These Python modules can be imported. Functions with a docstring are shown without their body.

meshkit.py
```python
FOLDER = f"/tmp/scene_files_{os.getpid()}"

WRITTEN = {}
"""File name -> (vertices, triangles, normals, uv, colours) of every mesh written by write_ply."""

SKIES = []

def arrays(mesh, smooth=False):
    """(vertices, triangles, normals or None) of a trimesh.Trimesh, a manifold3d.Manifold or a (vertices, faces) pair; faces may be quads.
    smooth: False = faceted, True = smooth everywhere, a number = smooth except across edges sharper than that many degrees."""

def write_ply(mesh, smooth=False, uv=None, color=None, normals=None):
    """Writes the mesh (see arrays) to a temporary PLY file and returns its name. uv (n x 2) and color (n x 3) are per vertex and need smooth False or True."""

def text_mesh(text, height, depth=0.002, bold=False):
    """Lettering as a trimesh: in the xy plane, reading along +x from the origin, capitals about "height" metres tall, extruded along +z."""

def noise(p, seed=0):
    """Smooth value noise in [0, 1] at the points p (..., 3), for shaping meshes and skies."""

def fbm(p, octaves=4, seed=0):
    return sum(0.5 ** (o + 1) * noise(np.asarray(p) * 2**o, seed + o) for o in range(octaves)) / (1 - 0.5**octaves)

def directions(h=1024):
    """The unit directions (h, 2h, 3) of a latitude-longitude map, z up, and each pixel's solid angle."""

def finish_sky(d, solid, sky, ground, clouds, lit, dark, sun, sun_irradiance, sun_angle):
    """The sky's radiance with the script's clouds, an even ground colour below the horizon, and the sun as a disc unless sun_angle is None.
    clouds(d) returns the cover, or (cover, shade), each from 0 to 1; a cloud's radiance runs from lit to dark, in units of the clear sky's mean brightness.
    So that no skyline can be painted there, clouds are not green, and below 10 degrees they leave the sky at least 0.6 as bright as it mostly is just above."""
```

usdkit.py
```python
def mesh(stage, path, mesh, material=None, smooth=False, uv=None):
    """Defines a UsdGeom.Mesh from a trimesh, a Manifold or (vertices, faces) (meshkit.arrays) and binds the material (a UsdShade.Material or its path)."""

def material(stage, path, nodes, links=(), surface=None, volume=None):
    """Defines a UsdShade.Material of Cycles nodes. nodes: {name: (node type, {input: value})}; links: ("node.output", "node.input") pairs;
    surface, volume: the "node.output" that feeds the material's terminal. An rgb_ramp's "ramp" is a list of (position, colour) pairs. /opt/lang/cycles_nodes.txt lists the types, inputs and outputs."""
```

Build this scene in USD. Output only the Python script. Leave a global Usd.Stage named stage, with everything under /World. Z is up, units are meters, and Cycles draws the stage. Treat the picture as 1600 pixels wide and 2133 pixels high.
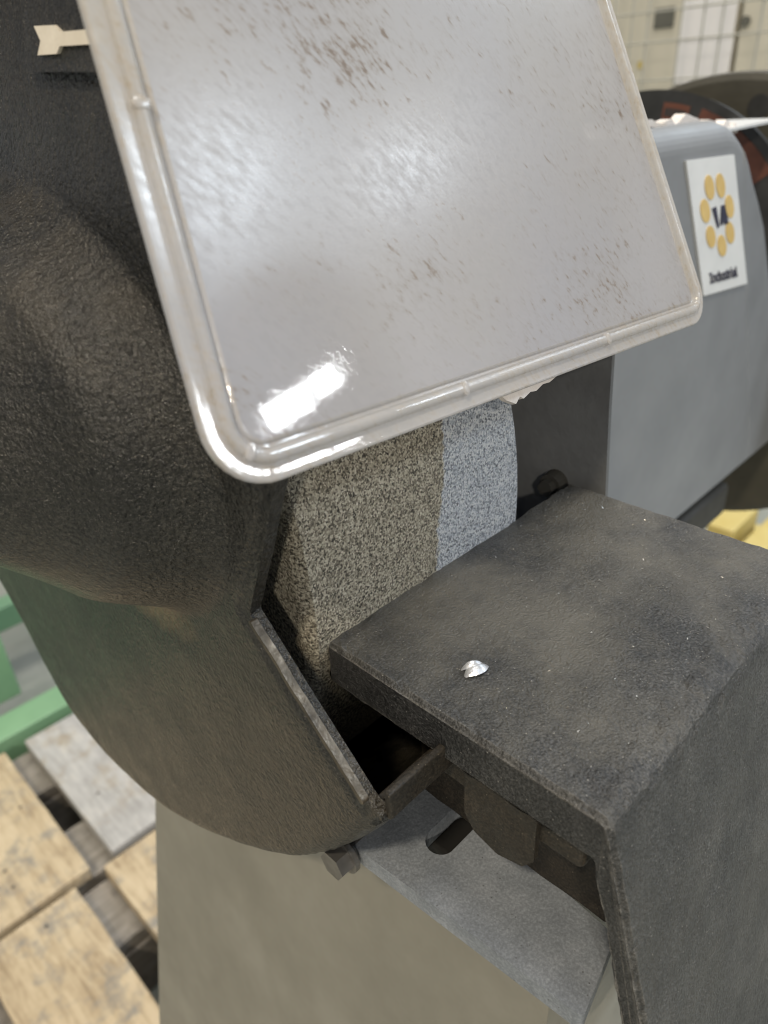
import math, random
import numpy as np, trimesh, usdkit, meshkit
import manifold3d as m3
from shapely.geometry import Polygon, Point, LineString, MultiPoint
import shapely
from scipy.spatial import Delaunay
from pxr import Usd, UsdGeom, UsdLux, UsdShade, Gf, Sdf, Vt

stage = Usd.Stage.CreateInMemory()
UsdGeom.SetStageUpAxis(stage, 'Z'); UsdGeom.SetStageMetersPerUnit(stage, 1.0)
UsdGeom.Xform.Define(stage, '/World'); UsdGeom.Scope.Define(stage, '/World/Looks')
random.seed(4); RNG = np.random.default_rng(4)

# ------------------------------------------------------------------ camera
# working units: 1 unit = 0.11 m, origin at the camera, x along the grinder's shaft, y away from the operator, z up
S = 0.11; LIFT = 9.3 * S
PP = np.array([800, 1066.5]); VX = np.array([2557, 116.]); VY = np.array([-924, 309.])
FL = math.sqrt(-(VX - PP) @ (VY - PP))
ax = np.array([*(VX - PP), FL]); ax /= np.linalg.norm(ax)
ay = np.array([*(VY - PP), FL]); ay -= ax * (ax @ ay); ay /= np.linalg.norm(ay)
ROT = np.stack([ax, ay, np.cross(ax, ay)])
def at(px, py, n, c):
    """The point of the plane n.p = c that is seen in the photograph at (px, py)."""
    d = ROT @ np.array([px - PP[0], py - PP[1], FL]) / FL
    n = np.array(n, float); return d * (c / (n @ d))
def atx(px, py, c): return at(px, py, (1, 0, 0), c)
def aty(px, py, c): return at(px, py, (0, 1, 0), c)
def atz(px, py, c): return at(px, py, (0, 0, 1), c)
cam = UsdGeom.Camera.Define(stage, '/World/camera')
r_, u_, b_ = ROT @ [1, 0, 0], ROT @ [0, -1, 0], ROT @ [0, 0, -1]
cam.AddTransformOp().Set(Gf.Matrix4d(*r_, 0, *u_, 0, *b_, 0, 0, 0, LIFT, 1))
cam.CreateHorizontalApertureAttr(36.0); cam.CreateVerticalApertureAttr(48.0)
cam.CreateFocalLengthAttr(36.0 * FL / 1600)
cam.CreateClippingRangeAttr(Gf.Vec2f(0.01, 100))
cam.CreateFStopAttr(22.0); cam.CreateFocusDistanceAttr(0.172)
cam.CreateExposureAttr(0.5)

# ------------------------------------------------------------------ lamps of the hall
def rect(name, pos, target, w, h, rad, color):
    l = UsdLux.RectLight.Define(stage, '/World/' + name)
    pos, target = np.array(pos, float) * S, np.array(target, float) * S
    z = pos - target; z /= np.linalg.norm(z)
    x = np.cross([0, 0, 1.0], z); x = x / np.linalg.norm(x) if np.linalg.norm(x) > 1e-4 else np.array([1., 0, 0]); y = np.cross(z, x)
    l.AddTransformOp().Set(Gf.Matrix4d(*x, 0, *y, 0, *z, 0, *(pos + [0, 0, LIFT]), 1))
    l.CreateWidthAttr(w * S); l.CreateHeightAttr(h * S); l.CreateIntensityAttr(rad); l.CreateColorAttr(Gf.Vec3f(*color))
def polar(az, el, r):  # azimuth from -y towards +x
    a, e = math.radians(az), math.radians(el)
    return (r * math.sin(a) * math.cos(e), -r * math.cos(a) * math.cos(e), r * math.sin(e))
rect('window_lamp', polar(36.3, 15.4, 60), (1, 1, -1), 4.0, 2.2, 55, (0.95, 0.98, 1.0))
rect('window_lamp_001', polar(40.2, 15.7, 60), (1, 1, -1), 2.4, 2.0, 55, (0.95, 0.98, 1.0))
rect('window_lamp_002', polar(41, 32, 60), (1, 1, -1), 9, 7, 24, (0.76, 0.88, 1.0))
rect('window_lamp_003', polar(54, 25, 60), (1, 1, -1), 5, 4, 30, (0.80, 0.90, 1.0))
rect('window_lamp_004', polar(84, 32, 60), (1, 1, -1), 26, 12, 4.5, (0.74, 0.88, 1.0))
rect('hall_lamp', (-22, -9, 36), (.6, 1, -1), 4.5, 2.2, 240, (1.0, 0.87, 0.66))
rect('hall_lamp_001', (3, -1, 44), (1, 1, -1), 16, 3, 26, (1.0, 0.97, 0.93))
rect('hall_lamp_002', polar(14, 58, 50), (1, 1, -1), 10, 5, 6, (0.68, 0.83, 1.0))
rect('hall_lamp_004', polar(-45, 24, 50), (1, 1, -1), 2.6, 1.7, 430, (1.0, 0.91, 0.76))
rect('hall_lamp_003', (22, 22, 40), (22, 14, -1), 24, 10, 13.0, (1.0, 0.95, 0.86))
dome = UsdLux.DomeLight.Define(stage, '/World/hall_ambient')
dome.CreateIntensityAttr(0.06); dome.CreateColorAttr(Gf.Vec3f(0.96, 0.98, 1.0))

# ------------------------------------------------------------------ helpers
taken = {}
def path(parent, name):
    base = (str(parent.GetPath()) if parent else '/World') + '/' + name
    k = taken.get(base, 0); taken[base] = k + 1
    return base if k == 0 else f'{base}_{k:03d}'
def tag(p, label=None, cat=None, group=None, kind=None):
    for k, v in (('label', label), ('category', cat), ('group', group), ('kind', kind)):
        if v: p.SetCustomDataByKey(k, v)
    return p
def W(v): return np.asarray(v, float) * S + [0, 0, LIFT]
def corner_normals(v, f, deg):
    fn = np.cross(v[f[:, 1]] - v[f[:, 0]], v[f[:, 2]] - v[f[:, 0]])
    un = fn / np.maximum(np.linalg.norm(fn, axis=1, keepdims=True), 1e-300)
    o = np.argsort(f.ravel(), kind='stable'); fv, ff = f.ravel()[o], o // 3
    cnt = np.bincount(fv, minlength=len(v)); st = np.r_[0, np.cumsum(cnt)[:-1]]
    out = np.zeros((len(f) * 3, 3)); c = math.cos(math.radians(deg)); cv = f.ravel(); cf = np.arange(len(f) * 3) // 3
    for j in range(cnt.max()):
        ok = np.nonzero(cnt[cv] > j)[0]; g = ff[st[cv[ok]] + j]
        w = (un[cf[ok]] * un[g]).sum(1) > c
        out[ok[w]] += fn[g[w]]
    out /= np.maximum(np.linalg.norm(out, axis=1, keepdims=True), 1e-300)
    return Vt.Vec3fArray.FromNumpy(out.astype(np.float32))
def obj(name, mesh, mat, parent=None, smooth=30, **kw):
    v, f, n = meshkit.arrays(mesh, False)
    t = trimesh.Trimesh(W(v), f, process=False); t.merge_vertices(); t.update_faces(t.nondegenerate_faces(height=1e-9)); t.remove_unreferenced_vertices()
    g = usdkit.mesh(stage, path(parent, name), t, M[mat]); p = g.GetPrim()
    if smooth:
        g.CreateNormalsAttr(corner_normals(t.vertices, t.faces, smooth)); g.SetNormalsInterpolation('faceVarying')
    return tag(p, **kw)
def thing(name, label, cat, group=None):
    return tag(UsdGeom.Xform.Define(stage, path(None, name)).GetPrim(), label, cat, group)
cat = lambda *ms: trimesh.util.concatenate([trimesh.Trimesh(*meshkit.arrays(m)[:2], process=False) for m in ms])
def rbox(lo, hi, r=0.02, seg=2, amp=0.0, freq=12, step=None):
    """A box with rounded edges, its surface roughened by noise."""
    lo, hi = np.array(lo, float), np.array(hi, float)
    r = min(r, (hi - lo).min() * 0.49)
    axs = []
    for a in range(3):
        inner = np.arange(lo[a] + r, hi[a] - r, step) if step else np.array([lo[a] + r])
        axs.append(np.unique(np.round(np.r_[lo[a] + r * np.linspace(0, 1, seg + 1), inner, hi[a] - r * np.linspace(1, 0, seg + 1)], 6)))
    vs, fs, k = [], [], 0
    for a in range(3):
        b, c = (a + 1) % 3, (a + 2) % 3
        for side in (0, 1):
            B, C = np.meshgrid(axs[b], axs[c], indexing='ij')
            p = np.zeros(B.shape + (3,)); p[..., b], p[..., c], p[..., a] = B, C, (hi if side else lo)[a]
            nb, nc = B.shape; i = np.arange(nb * nc).reshape(nb, nc)
            q = np.stack([i[:-1, :-1], i[1:, :-1], i[1:, 1:], i[:-1, 1:]], -1).reshape(-1, 4)
            if not side: q = q[:, ::-1]
            vs.append(p.reshape(-1, 3)); fs.append(q + k); k += nb * nc
    v, q = np.vstack(vs), np.vstack(fs)
    # cube-sphere rounding
    core = np.clip(v, lo + r, hi - r); d = v - core; L = np.linalg.norm(d, axis=1, keepdims=True)
    nrm = d / np.maximum(L, 1e-9); v = core + nrm * r
    if amp: v = v + nrm * ((meshkit.fbm(v * freq, 3, 3) - 0.5) * 2 * amp)[:, None]
    m = trimesh.Trimesh(v, np.vstack([q[:, [0, 1, 2]], q[:, [0, 2, 3]]]), process=False)
    m.merge_vertices(); return m
def prism_x(poly, x0, x1):
    """A (y, z) polygon extruded along x."""
    m = trimesh.creation.extrude_polygon(poly if hasattr(poly, 'exterior') else Polygon(poly), x1 - x0, engine='earcut')
    m.vertices = np.c_[m.vertices[:, 2] + x0, m.vertices[:, 0], m.vertices[:, 1]]; return m
def cyl(a, b, r, r2=None, n=24):
    a, b = np.array(a, float), np.array(b, float)
    d = b - a; L = np.linalg.norm(d); d /= L
    e = np.cross(d, [0, 0, 1.0] if abs(d[2]) < .9 else [1.0, 0, 0]); e /= np.linalg.norm(e); g = np.cross(d, e)
    t = np.arange(n) * 2 * math.pi / n; r2 = r if r2 is None else r2
    ring = np.cos(t)[:, None] * e + np.sin(t)[:, None] * g
    v = np.vstack([a + ring * r, b + ring * r2, [a], [b]]); i = np.arange(n); j = (i + 1) % n
    f = np.vstack([np.c_[i, j, j + n], np.c_[i, j + n, i + n], np.c_[j, i, i * 0 + 2 * n], np.c_[i + n, j + n, i * 0 + 2 * n + 1]])
    return trimesh.Trimesh(v, f, process=False)
def lathe_x(profile, cy, cz, n=96):
    """profile: (x, radius) points, turned about the shaft."""
    pr = np.array(profile, float); t = np.arange(n) * 2 * math.pi / n
    v = np.stack([np.repeat(pr[:, :1], n, 1), cy + pr[:, 1:] * np.cos(t), cz + pr[:, 1:] * np.sin(t)], -1).reshape(-1, 3)
    i, j = np.meshgrid(np.arange(len(pr) - 1), np.arange(n), indexing='ij'); j2 = (j + 1) % n
    q = np.stack([i * n + j, (i + 1) * n + j, (i + 1) * n + j2, i * n + j2], -1).reshape(-1, 4)
    m = trimesh.Trimesh(v, np.vstack([q[:, [0, 1, 2]], q[:, [0, 2, 3]]]), process=False); m.fix_normals(); return m
def grid_poly(poly, step, edge_step):
    """Triangulates a polygon with inner points; returns (points, triangles, boundary loop)."""
    b = np.array(poly.segmentize(edge_step).exterior.coords)[:-1]
    x0, y0, x1, y1 = poly.bounds
    gx, gy = np.meshgrid(np.arange(x0, x1, step), np.arange(y0, y1, step * .87), indexing='ij')
    gx = gx + (np.arange(gx.shape[1]) % 2) * step / 2
    g = np.c_[gx.ravel(), gy.ravel()]
    inn = shapely.contains_xy(poly.buffer(-step * 0.5), g[:, 0], g[:, 1])
    p = np.vstack([b, g[inn]]); t = Delaunay(p).simplices
    c = p[t].mean(1); t = t[shapely.contains_xy(poly, c[:, 0], c[:, 1])]
    fat = poly.buffer(4e-4)
    for i in range(3):
        e = (p[t[:, i]] + p[t[:, i - 1]]) / 2; t = t[shapely.contains_xy(fat, e[:, 0], e[:, 1])]
    a = p[t]; area = (a[:, 1, 0] - a[:, 0, 0]) * (a[:, 2, 1] - a[:, 0, 1]) - (a[:, 1, 1] - a[:, 0, 1]) * (a[:, 2, 0] - a[:, 0, 0])
    t = t[np.abs(area) > 1e-9]; t[area[np.abs(area) > 1e-9] < 0] = t[area[np.abs(area) > 1e-9] < 0][:, ::-1]
    return p, t, len(b)
def wire(a, b, r, n=6): return cyl(a, b, r, n=n)

# ------------------------------------------------------------------ materials
M = {}
def material(name, stops, scale=20, rough=0.5, rough2=None, bumps=(), detail=6, spec=0.5, metallic=0, coat=0, dust=None, specks=None, worn=None, stain=None, grain=None, scale3=(1, 1, 1), alpha=None):
    """Colour from noise, roughness from noise, relief from stacked bumps; dust = (colour, amount, noise scale) lies on faces that look up;
    specks = (colour, scale, size)."""
    n = {'g': ('geometry', {}), 'mp': ('mapping', {'scale': scale3}), 'nz': ('noise_texture', {'scale': scale, 'detail': detail, 'roughness': 0.62}),
         'rp': ('rgb_ramp', {'ramp': stops}), 'p': ('principled_bsdf', {'roughness': rough, 'specular_ior_level': spec, 'metallic': metallic, 'coat_weight': coat, 'coat_roughness': 0.12})}
    l = [('g.position', 'mp.vector'), ('mp.vector', 'nz.vector'), ('nz.fac', 'rp.fac')]
    col = 'rp.color'
    if grain:   # casting skin: fine light and dark grains
        n['gn'] = ('noise_texture', {'scale': grain[0], 'detail': 2, 'roughness': .6}); n['gr'] = ('rgb_ramp', {'ramp': [(.34, (1 - grain[1],) * 3), (.5, (1, 1, 1)), (.64, (1 + grain[1] * 1.6,) * 3)]}); n['gm'] = ('mix', {'mix_type': 'multiply', 'fac': 1.0})
        l += [('g.position', 'gn.vector'), ('gn.fac', 'gr.fac'), (col, 'gm.color1'), ('gr.color', 'gm.color2')]; col = 'gm.color'
    if specks:
        n['sv'] = ('voronoi_texture', {'scale': specks[1]}); n['sm'] = ('map_range', {'from_min': specks[2], 'from_max': specks[2] * .6, 'clamp': True}); n['sx'] = ('mix', {'color2': specks[0]})
        l += [('g.position', 'sv.vector'), ('sv.distance', 'sm.value'), ('sm.result', 'sx.fac'), (col, 'sx.color1')]; col = 'sx.color'
    if dust:
        n['ds'] = ('separate_xyz', {}); n['dr'] = ('map_range', {'from_min': 0.05, 'from_max': 0.9, 'to_min': 0, 'to_max': 1, 'clamp': True})
        n['dn'] = ('noise_texture', {'scale': dust[2], 'detail': 7, 'roughness': .65}); n['dc'] = ('map_range', {'from_min': .38, 'from_max': .62, 'clamp': True})
        n['dm'] = ('math', {'math_type': 'multiply'}); n['da'] = ('math', {'math_type': 'multiply', 'value2': dust[1]}); n['dx'] = ('mix', {'color2': dust[0]})
        l += [('g.true_normal', 'ds.vector'), ('ds.z', 'dr.value'), ('g.position', 'dn.vector'), ('dn.fac', 'dc.value'), ('dr.result', 'dm.value1'), ('dc.result', 'dm.value2'), ('dm.value', 'da.value1'), ('da.value', 'dx.fac'), (col, 'dx.color1')]; col = 'dx.color'
    if stain:   # a smear of rusty grinding dust of its own shape: (colour, centre, half axes)
        c, h = np.array(stain[1]) * S + [0, 0, LIFT], np.array(stain[2]) * S
        n['tm'] = ('mapping', {'scale': 1 / h, 'location': -c / h}); n['tg'] = ('gradient_texture', {'gradient_type': 'spherical'}); n['tn'] = ('noise_texture', {'scale': 300, 'detail': 5, 'roughness': .7})
        n['tt'] = ('math', {'math_type': 'multiply'}); n['tr'] = ('map_range', {'from_min': .06, 'from_max': .30, 'to_max': .8, 'clamp': True}); n['tx'] = ('mix', {'color2': stain[0]})
        l += [('g.position', 'tm.vector'), ('tm.vector', 'tg.vector'), ('g.position', 'tn.vector'), ('tg.fac', 'tt.value1'), ('tn.fac', 'tt.value2'), ('tt.value', 'tr.value'), ('tr.result', 'tx.fac'), (col, 'tx.color1')]; col = 'tx.color'
    if worn:    # paint and scale rubbed off sharp edges
        n['bv'] = ('bevel', {'radius': .0009, 'samples': 6}); n['wd'] = ('vector_math', {'math_type': 'dot_product'}); n['wn'] = ('noise_texture', {'scale': 500, 'detail': 4, 'roughness': .7})
        n['wr'] = ('map_range', {'from_min': .985, 'from_max': .86, 'clamp': True}); n['wm'] = ('math', {'math_type': 'multiply'}); n['wq'] = ('map_range', {'from_min': .3, 'from_max': .6, 'clamp': True}); n['wx'] = ('mix', {'color2': worn})
        l += [('bv.bevel', 'wd.vector1'), ('g.normal', 'wd.vector2'), ('wd.value', 'wr.value'), ('wn.fac', 'wq.value'), ('wr.result', 'wm.value1'), ('wq.result', 'wm.value2'), ('wm.value', 'wx.fac'), (col, 'wx.color1')]; col = 'wx.color'
    l.append((col, 'p.base_color'))
    if rough2 is not None:
        n['rn'] = ('noise_texture', {'scale': scale * 2.3, 'detail': 5}); n['rr'] = ('map_range', {'from_min': .3, 'from_max': .7, 'to_min': rough, 'to_max': rough2, 'clamp': True})
        l += [('mp.vector', 'rn.vector'), ('rn.fac', 'rr.value'), ('rr.result', 'p.roughness')]
    last = None
    for k, (bs, bd, st) in enumerate(bumps):
        n[f'bn{k}'] = ('noise_texture', {'scale': bs, 'detail': 3, 'roughness': .55}); n[f'b{k}'] = ('bump', {'strength': st, 'distance': bd})
        l += [('mp.vector', f'bn{k}.vector'), (f'bn{k}.fac', f'b{k}.height')]
        if last: l.append((last, f'b{k}.normal'))
        last = f'b{k}.normal'
    if last: l.append((last, 'p.normal'))
    if last and coat: l.append((last, 'p.coat_normal'))
    M[name] = usdkit.material(stage, '/World/Looks/' + name, n, l, surface='p.BSDF')

material('cast_iron_paint', [(.3, (.010, .0097, .0088)), (.5, (.0155, .0148, .0130)), (.7, (.025, .0225, .0182))], 45, .22, .34, spec=.45, coat=.25, bumps=[(560, .0012, .75), (1300, .0006, .8), (2400, .0003, .7)], grain=(1500, .78), dust=((.11, .092, .066), .35, 60), stain=((.22, .15, .08), (.52, 1.46, -.99), (.3, .30, .11)), specks=((.16, .14, .12), 620, .10))
material('cast_iron_bare', [(.3, (.022, .0222, .0228)), (.5, (.034, .0343, .0350)), (.7, (.054, .0535, .0530))], 70, .32, .5, dust=((.13, .122, .104), .8, 30), bumps=[(900, .0006, .8), (2000, .0005, 1.0)], grain=(1900, .62), worn=(.20, .19, .175), specks=((.30, .29, .27), 520, .09))  # grinding dust, also painting the top lighter than the less lit front
material('worn_steel', [(.3, (.05, .042, .034)), (.6, (.15, .125, .095)), (.75, (.34, .29, .23))], 160, .3, .5, bumps=[(900, .0004, .5)], metallic=.7)
material('dark_steel', [(.3, (.014, .012, .009)), (.55, (.026, .021, .015)), (.75, (.046, .036, .026))], 90, .5, .75, grain=(1800, .4), bumps=[(700, .0005, .6)], specks=((.2, .17, .13), 700, .09))
material('grey_bracket', [(.3, (.15, .165, .19)), (.5, (.21, .23, .26)), (.7, (.28, .30, .335))], 55, .42, .6, grain=(1500, .13), bumps=[(600, .0004, .5)], specks=((.07, .07, .07), 420, .08))
material('slot_shade', [(.3, (.006, .006, .006)), (.7, (.012, .011, .010))], 60, .8)  # near black that paints the shade inside the bar's slot
material('bolt_steel', [(.3, (.14, .135, .13)), (.7, (.26, .25, .24))], 120, .32, .5, metallic=.8)
material('pedestal_paint', [(.3, (.225, .214, .180)), (.5, (.255, .243, .206)), (.7, (.29, .278, .24))], 26, .45, .6, bumps=[(500, .0003, .35)])
material('motor_paint', [(.3, (.195, .204, .219)), (.5, (.218, .227, .243)), (.7, (.243, .252, .268))], 18, .4, .55, bumps=[(500, .0002, .3)])
material('motor_dark', [(.3, (.026, .025, .022)), (.7, (.045, .043, .037))], 30, .5, .7, bumps=[(400, .0005, .4)])
material('guard_inner', [(.3, (.10, .102, .105)), (.6, (.14, .144, .148)), (.8, (.19, .19, .19))], 30, .45, .65, bumps=[(300, .0006, .4)])
def wood(name, stops, stain_col, along=(1, .12, 1)):
    n = {'g': ('geometry', {}), 'oi': ('object_info', {}), 'of': ('vector_math', {'math_type': 'add'}), 'cx': ('combine_xyz', {}), 'om': ('math', {'math_type': 'multiply', 'value2': 3.0}), 'mp': ('mapping', {'scale': along}), 'gr': ('noise_texture', {'scale': 130, 'detail': 6, 'roughness': .7, 'distortion': .8}), 'bl': ('noise_texture', {'scale': 14, 'detail': 6, 'roughness': .65}),
         'k': ('noise_texture', {'scale': 26, 'detail': 7, 'roughness': .7}), 'rp': ('rgb_ramp', {'ramp': stops}), 'm1': ('math', {'math_type': 'multiply_add', 'value2': .6}), 'm2': ('math', {'math_type': 'multiply', 'value2': .4}),
         'sr': ('map_range', {'from_min': .50, 'from_max': .66, 'to_max': .85, 'clamp': True}), 'mx': ('mix', {'color2': stain_col}), 'p': ('principled_bsdf', {'roughness': .75}), 'b': ('bump', {'strength': .5, 'distance': .0012})}
    l = [('oi.random', 'om.value1'), ('om.value', 'cx.x'), ('om.value', 'cx.y'), ('g.position', 'of.vector1'), ('cx.vector', 'of.vector2'), ('of.vector', 'mp.vector'), ('mp.vector', 'gr.vector'), ('of.vector', 'bl.vector'), ('of.vector', 'k.vector'), ('gr.fac', 'm1.value1'), ('bl.fac', 'm2.value1'), ('m2.value', 'm1.value3'), ('m1.value', 'rp.fac'),
         ('k.fac', 'sr.value'), ('rp.color', 'mx.color1'), ('sr.result', 'mx.fac'), ('mx.color', 'p.base_color'), ('gr.fac', 'b.height'), ('b.normal', 'p.normal')]
    M[name] = usdkit.material(stage, '/World/Looks/' + name, n, l, surface='p.BSDF')
wood('wood_fresh', [(.32, (.20, .14, .08)), (.44, (.40, .31, .20)), (.54, (.51, .41, .275)), (.68, (.59, .49, .345))], (.21, .20, .185))
wood('wood_grey', [(.32, (.22, .21, .20)), (.46, (.36, .35, .345)), (.56, (.45, .44, .43)), (.68, (.52, .47, .40))], (.30, .25, .19))
wood('wood_brown', [(.32, (.12, .10, .08)), (.46, (.22, .20, .175)), (.56, (.30, .275, .25)), (.68, (.36, .31, .25))], (.12, .11, .10), (.12, 1, 1))
material('nail_steel', [(.3, (.05, .045, .04)), (.7, (.10, .09, .08))], 60, .5)
material('green_paint', [(.3, (.16, .30, .17)), (.7, (.21, .37, .22))], 8, .4, .5)
material('concrete', [(.3, (.20, .22, .19)), (.5, (.27, .28, .25)), (.7, (.33, .33, .30))], 6, .55, .75, bumps=[(120, .001, .3)])
material('cream_paint', [(.3, (.56, .53, .44)), (.7, (.62, .59, .50))], 3, .45)
material('white_paper', [(.3, (.74, .73, .74)), (.7, (.80, .79, .80))], 5, .7)
material('vent_dark', [(.3, (.10, .10, .085)), (.7, (.14, .14, .12))], 9, .6)
material('mesh_wire', [(.3, (.36, .36, .32)), (.7, (.46, .45, .40))], 20, .5)
material('yellow_paint', [(.3, (.50, .38, .11)), (.6, (.56, .46, .18)), (.8, (.54, .48, .27))], 9, .45)
material('sticker_white', [(.3, (.70, .71, .72)), (.7, (.78, .79, .80))], 40, .35)
material('sticker_gold', [(.3, (.62, .42, .14)), (.7, (.74, .54, .22))], 60, .4)
material('sticker_ink', [(.3, (.02, .02, .045)), (.7, (.05, .05, .09))], 60, .4)
material('arrow_paint', [(.3, (.66, .60, .50)), (.7, (.78, .72, .62))], 120, .5, bumps=[(700, .0003, .4)])
material('red_print', [(.3, (.09, .034, .022)), (.5, (.15, .055, .034)), (.7, (.10, .055, .042))], 60, .55)
material('black_rubber', [(.3, (.022, .022, .022)), (.7, (.045, .045, .045))], 50, .5)
material('round_cast', [(.3, (.05, .047, .036)), (.7, (.08, .074, .058))], 20, .5, bumps=[(200, .001, .4)])
material('torn_plastic', [(.3, (.62, .55, .48)), (.6, (.74, .70, .68)), (.8, (.84, .82, .84))], 60, .5, bumps=[(400, .0006, .5)])
material('chip_metal', [(.3, (.45, .46, .48)), (.7, (.85, .86, .9))], 300, .25, .4, metallic=.6)
material('filing_metal', [(.3, (.22, .21, .20)), (.7, (.55, .53, .48))], 300, .3, metallic=.5)

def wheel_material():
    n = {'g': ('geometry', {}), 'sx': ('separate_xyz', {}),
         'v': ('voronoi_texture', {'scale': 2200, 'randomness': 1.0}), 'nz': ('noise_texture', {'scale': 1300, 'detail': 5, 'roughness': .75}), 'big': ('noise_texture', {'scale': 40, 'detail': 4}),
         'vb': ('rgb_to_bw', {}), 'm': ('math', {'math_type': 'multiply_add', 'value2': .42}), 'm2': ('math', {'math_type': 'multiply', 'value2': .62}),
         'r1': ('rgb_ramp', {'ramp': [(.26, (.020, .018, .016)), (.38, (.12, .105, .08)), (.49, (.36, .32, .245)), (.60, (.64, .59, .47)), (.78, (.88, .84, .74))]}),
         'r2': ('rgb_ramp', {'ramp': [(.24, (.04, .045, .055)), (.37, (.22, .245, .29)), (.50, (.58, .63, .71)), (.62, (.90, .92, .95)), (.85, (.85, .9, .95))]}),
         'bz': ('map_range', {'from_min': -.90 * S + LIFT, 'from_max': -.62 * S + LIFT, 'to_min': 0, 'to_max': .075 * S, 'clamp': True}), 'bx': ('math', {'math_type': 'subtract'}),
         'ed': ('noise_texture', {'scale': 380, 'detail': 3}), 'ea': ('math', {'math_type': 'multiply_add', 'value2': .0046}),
         'lit_band': ('map_range', {'from_min': 1.113 * S + .0016, 'from_max': 1.113 * S + .0026, 'clamp': True}),  # cool light on the right of the wheel, painted into the grit colour
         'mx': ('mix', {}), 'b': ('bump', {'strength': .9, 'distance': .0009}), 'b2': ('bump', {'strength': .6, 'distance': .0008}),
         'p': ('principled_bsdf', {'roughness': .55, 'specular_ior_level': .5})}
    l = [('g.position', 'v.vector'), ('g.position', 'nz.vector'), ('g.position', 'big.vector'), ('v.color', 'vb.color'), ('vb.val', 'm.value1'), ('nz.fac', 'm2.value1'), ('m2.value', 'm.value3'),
         ('m.value', 'r1.fac'), ('m.value', 'r2.fac'), ('g.position', 'sx.vector'), ('g.position', 'ed.vector'), ('ed.fac', 'ea.value1'), ('sx.z', 'bz.value'), ('sx.x', 'bx.value1'), ('bz.result', 'bx.value2'), ('bx.value', 'ea.value3'), ('ea.value', 'lit_band.value'),
         ('lit_band.result', 'mx.fac'), ('r1.color', 'mx.color1'), ('r2.color', 'mx.color2'), ('mx.color', 'p.base_color'), ('m.value', 'b.height'), ('nz.fac', 'b2.height'), ('b2.normal', 'b.normal'), ('b.normal', 'p.normal')]
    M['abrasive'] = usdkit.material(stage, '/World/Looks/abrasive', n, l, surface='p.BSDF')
wheel_material()

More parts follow.
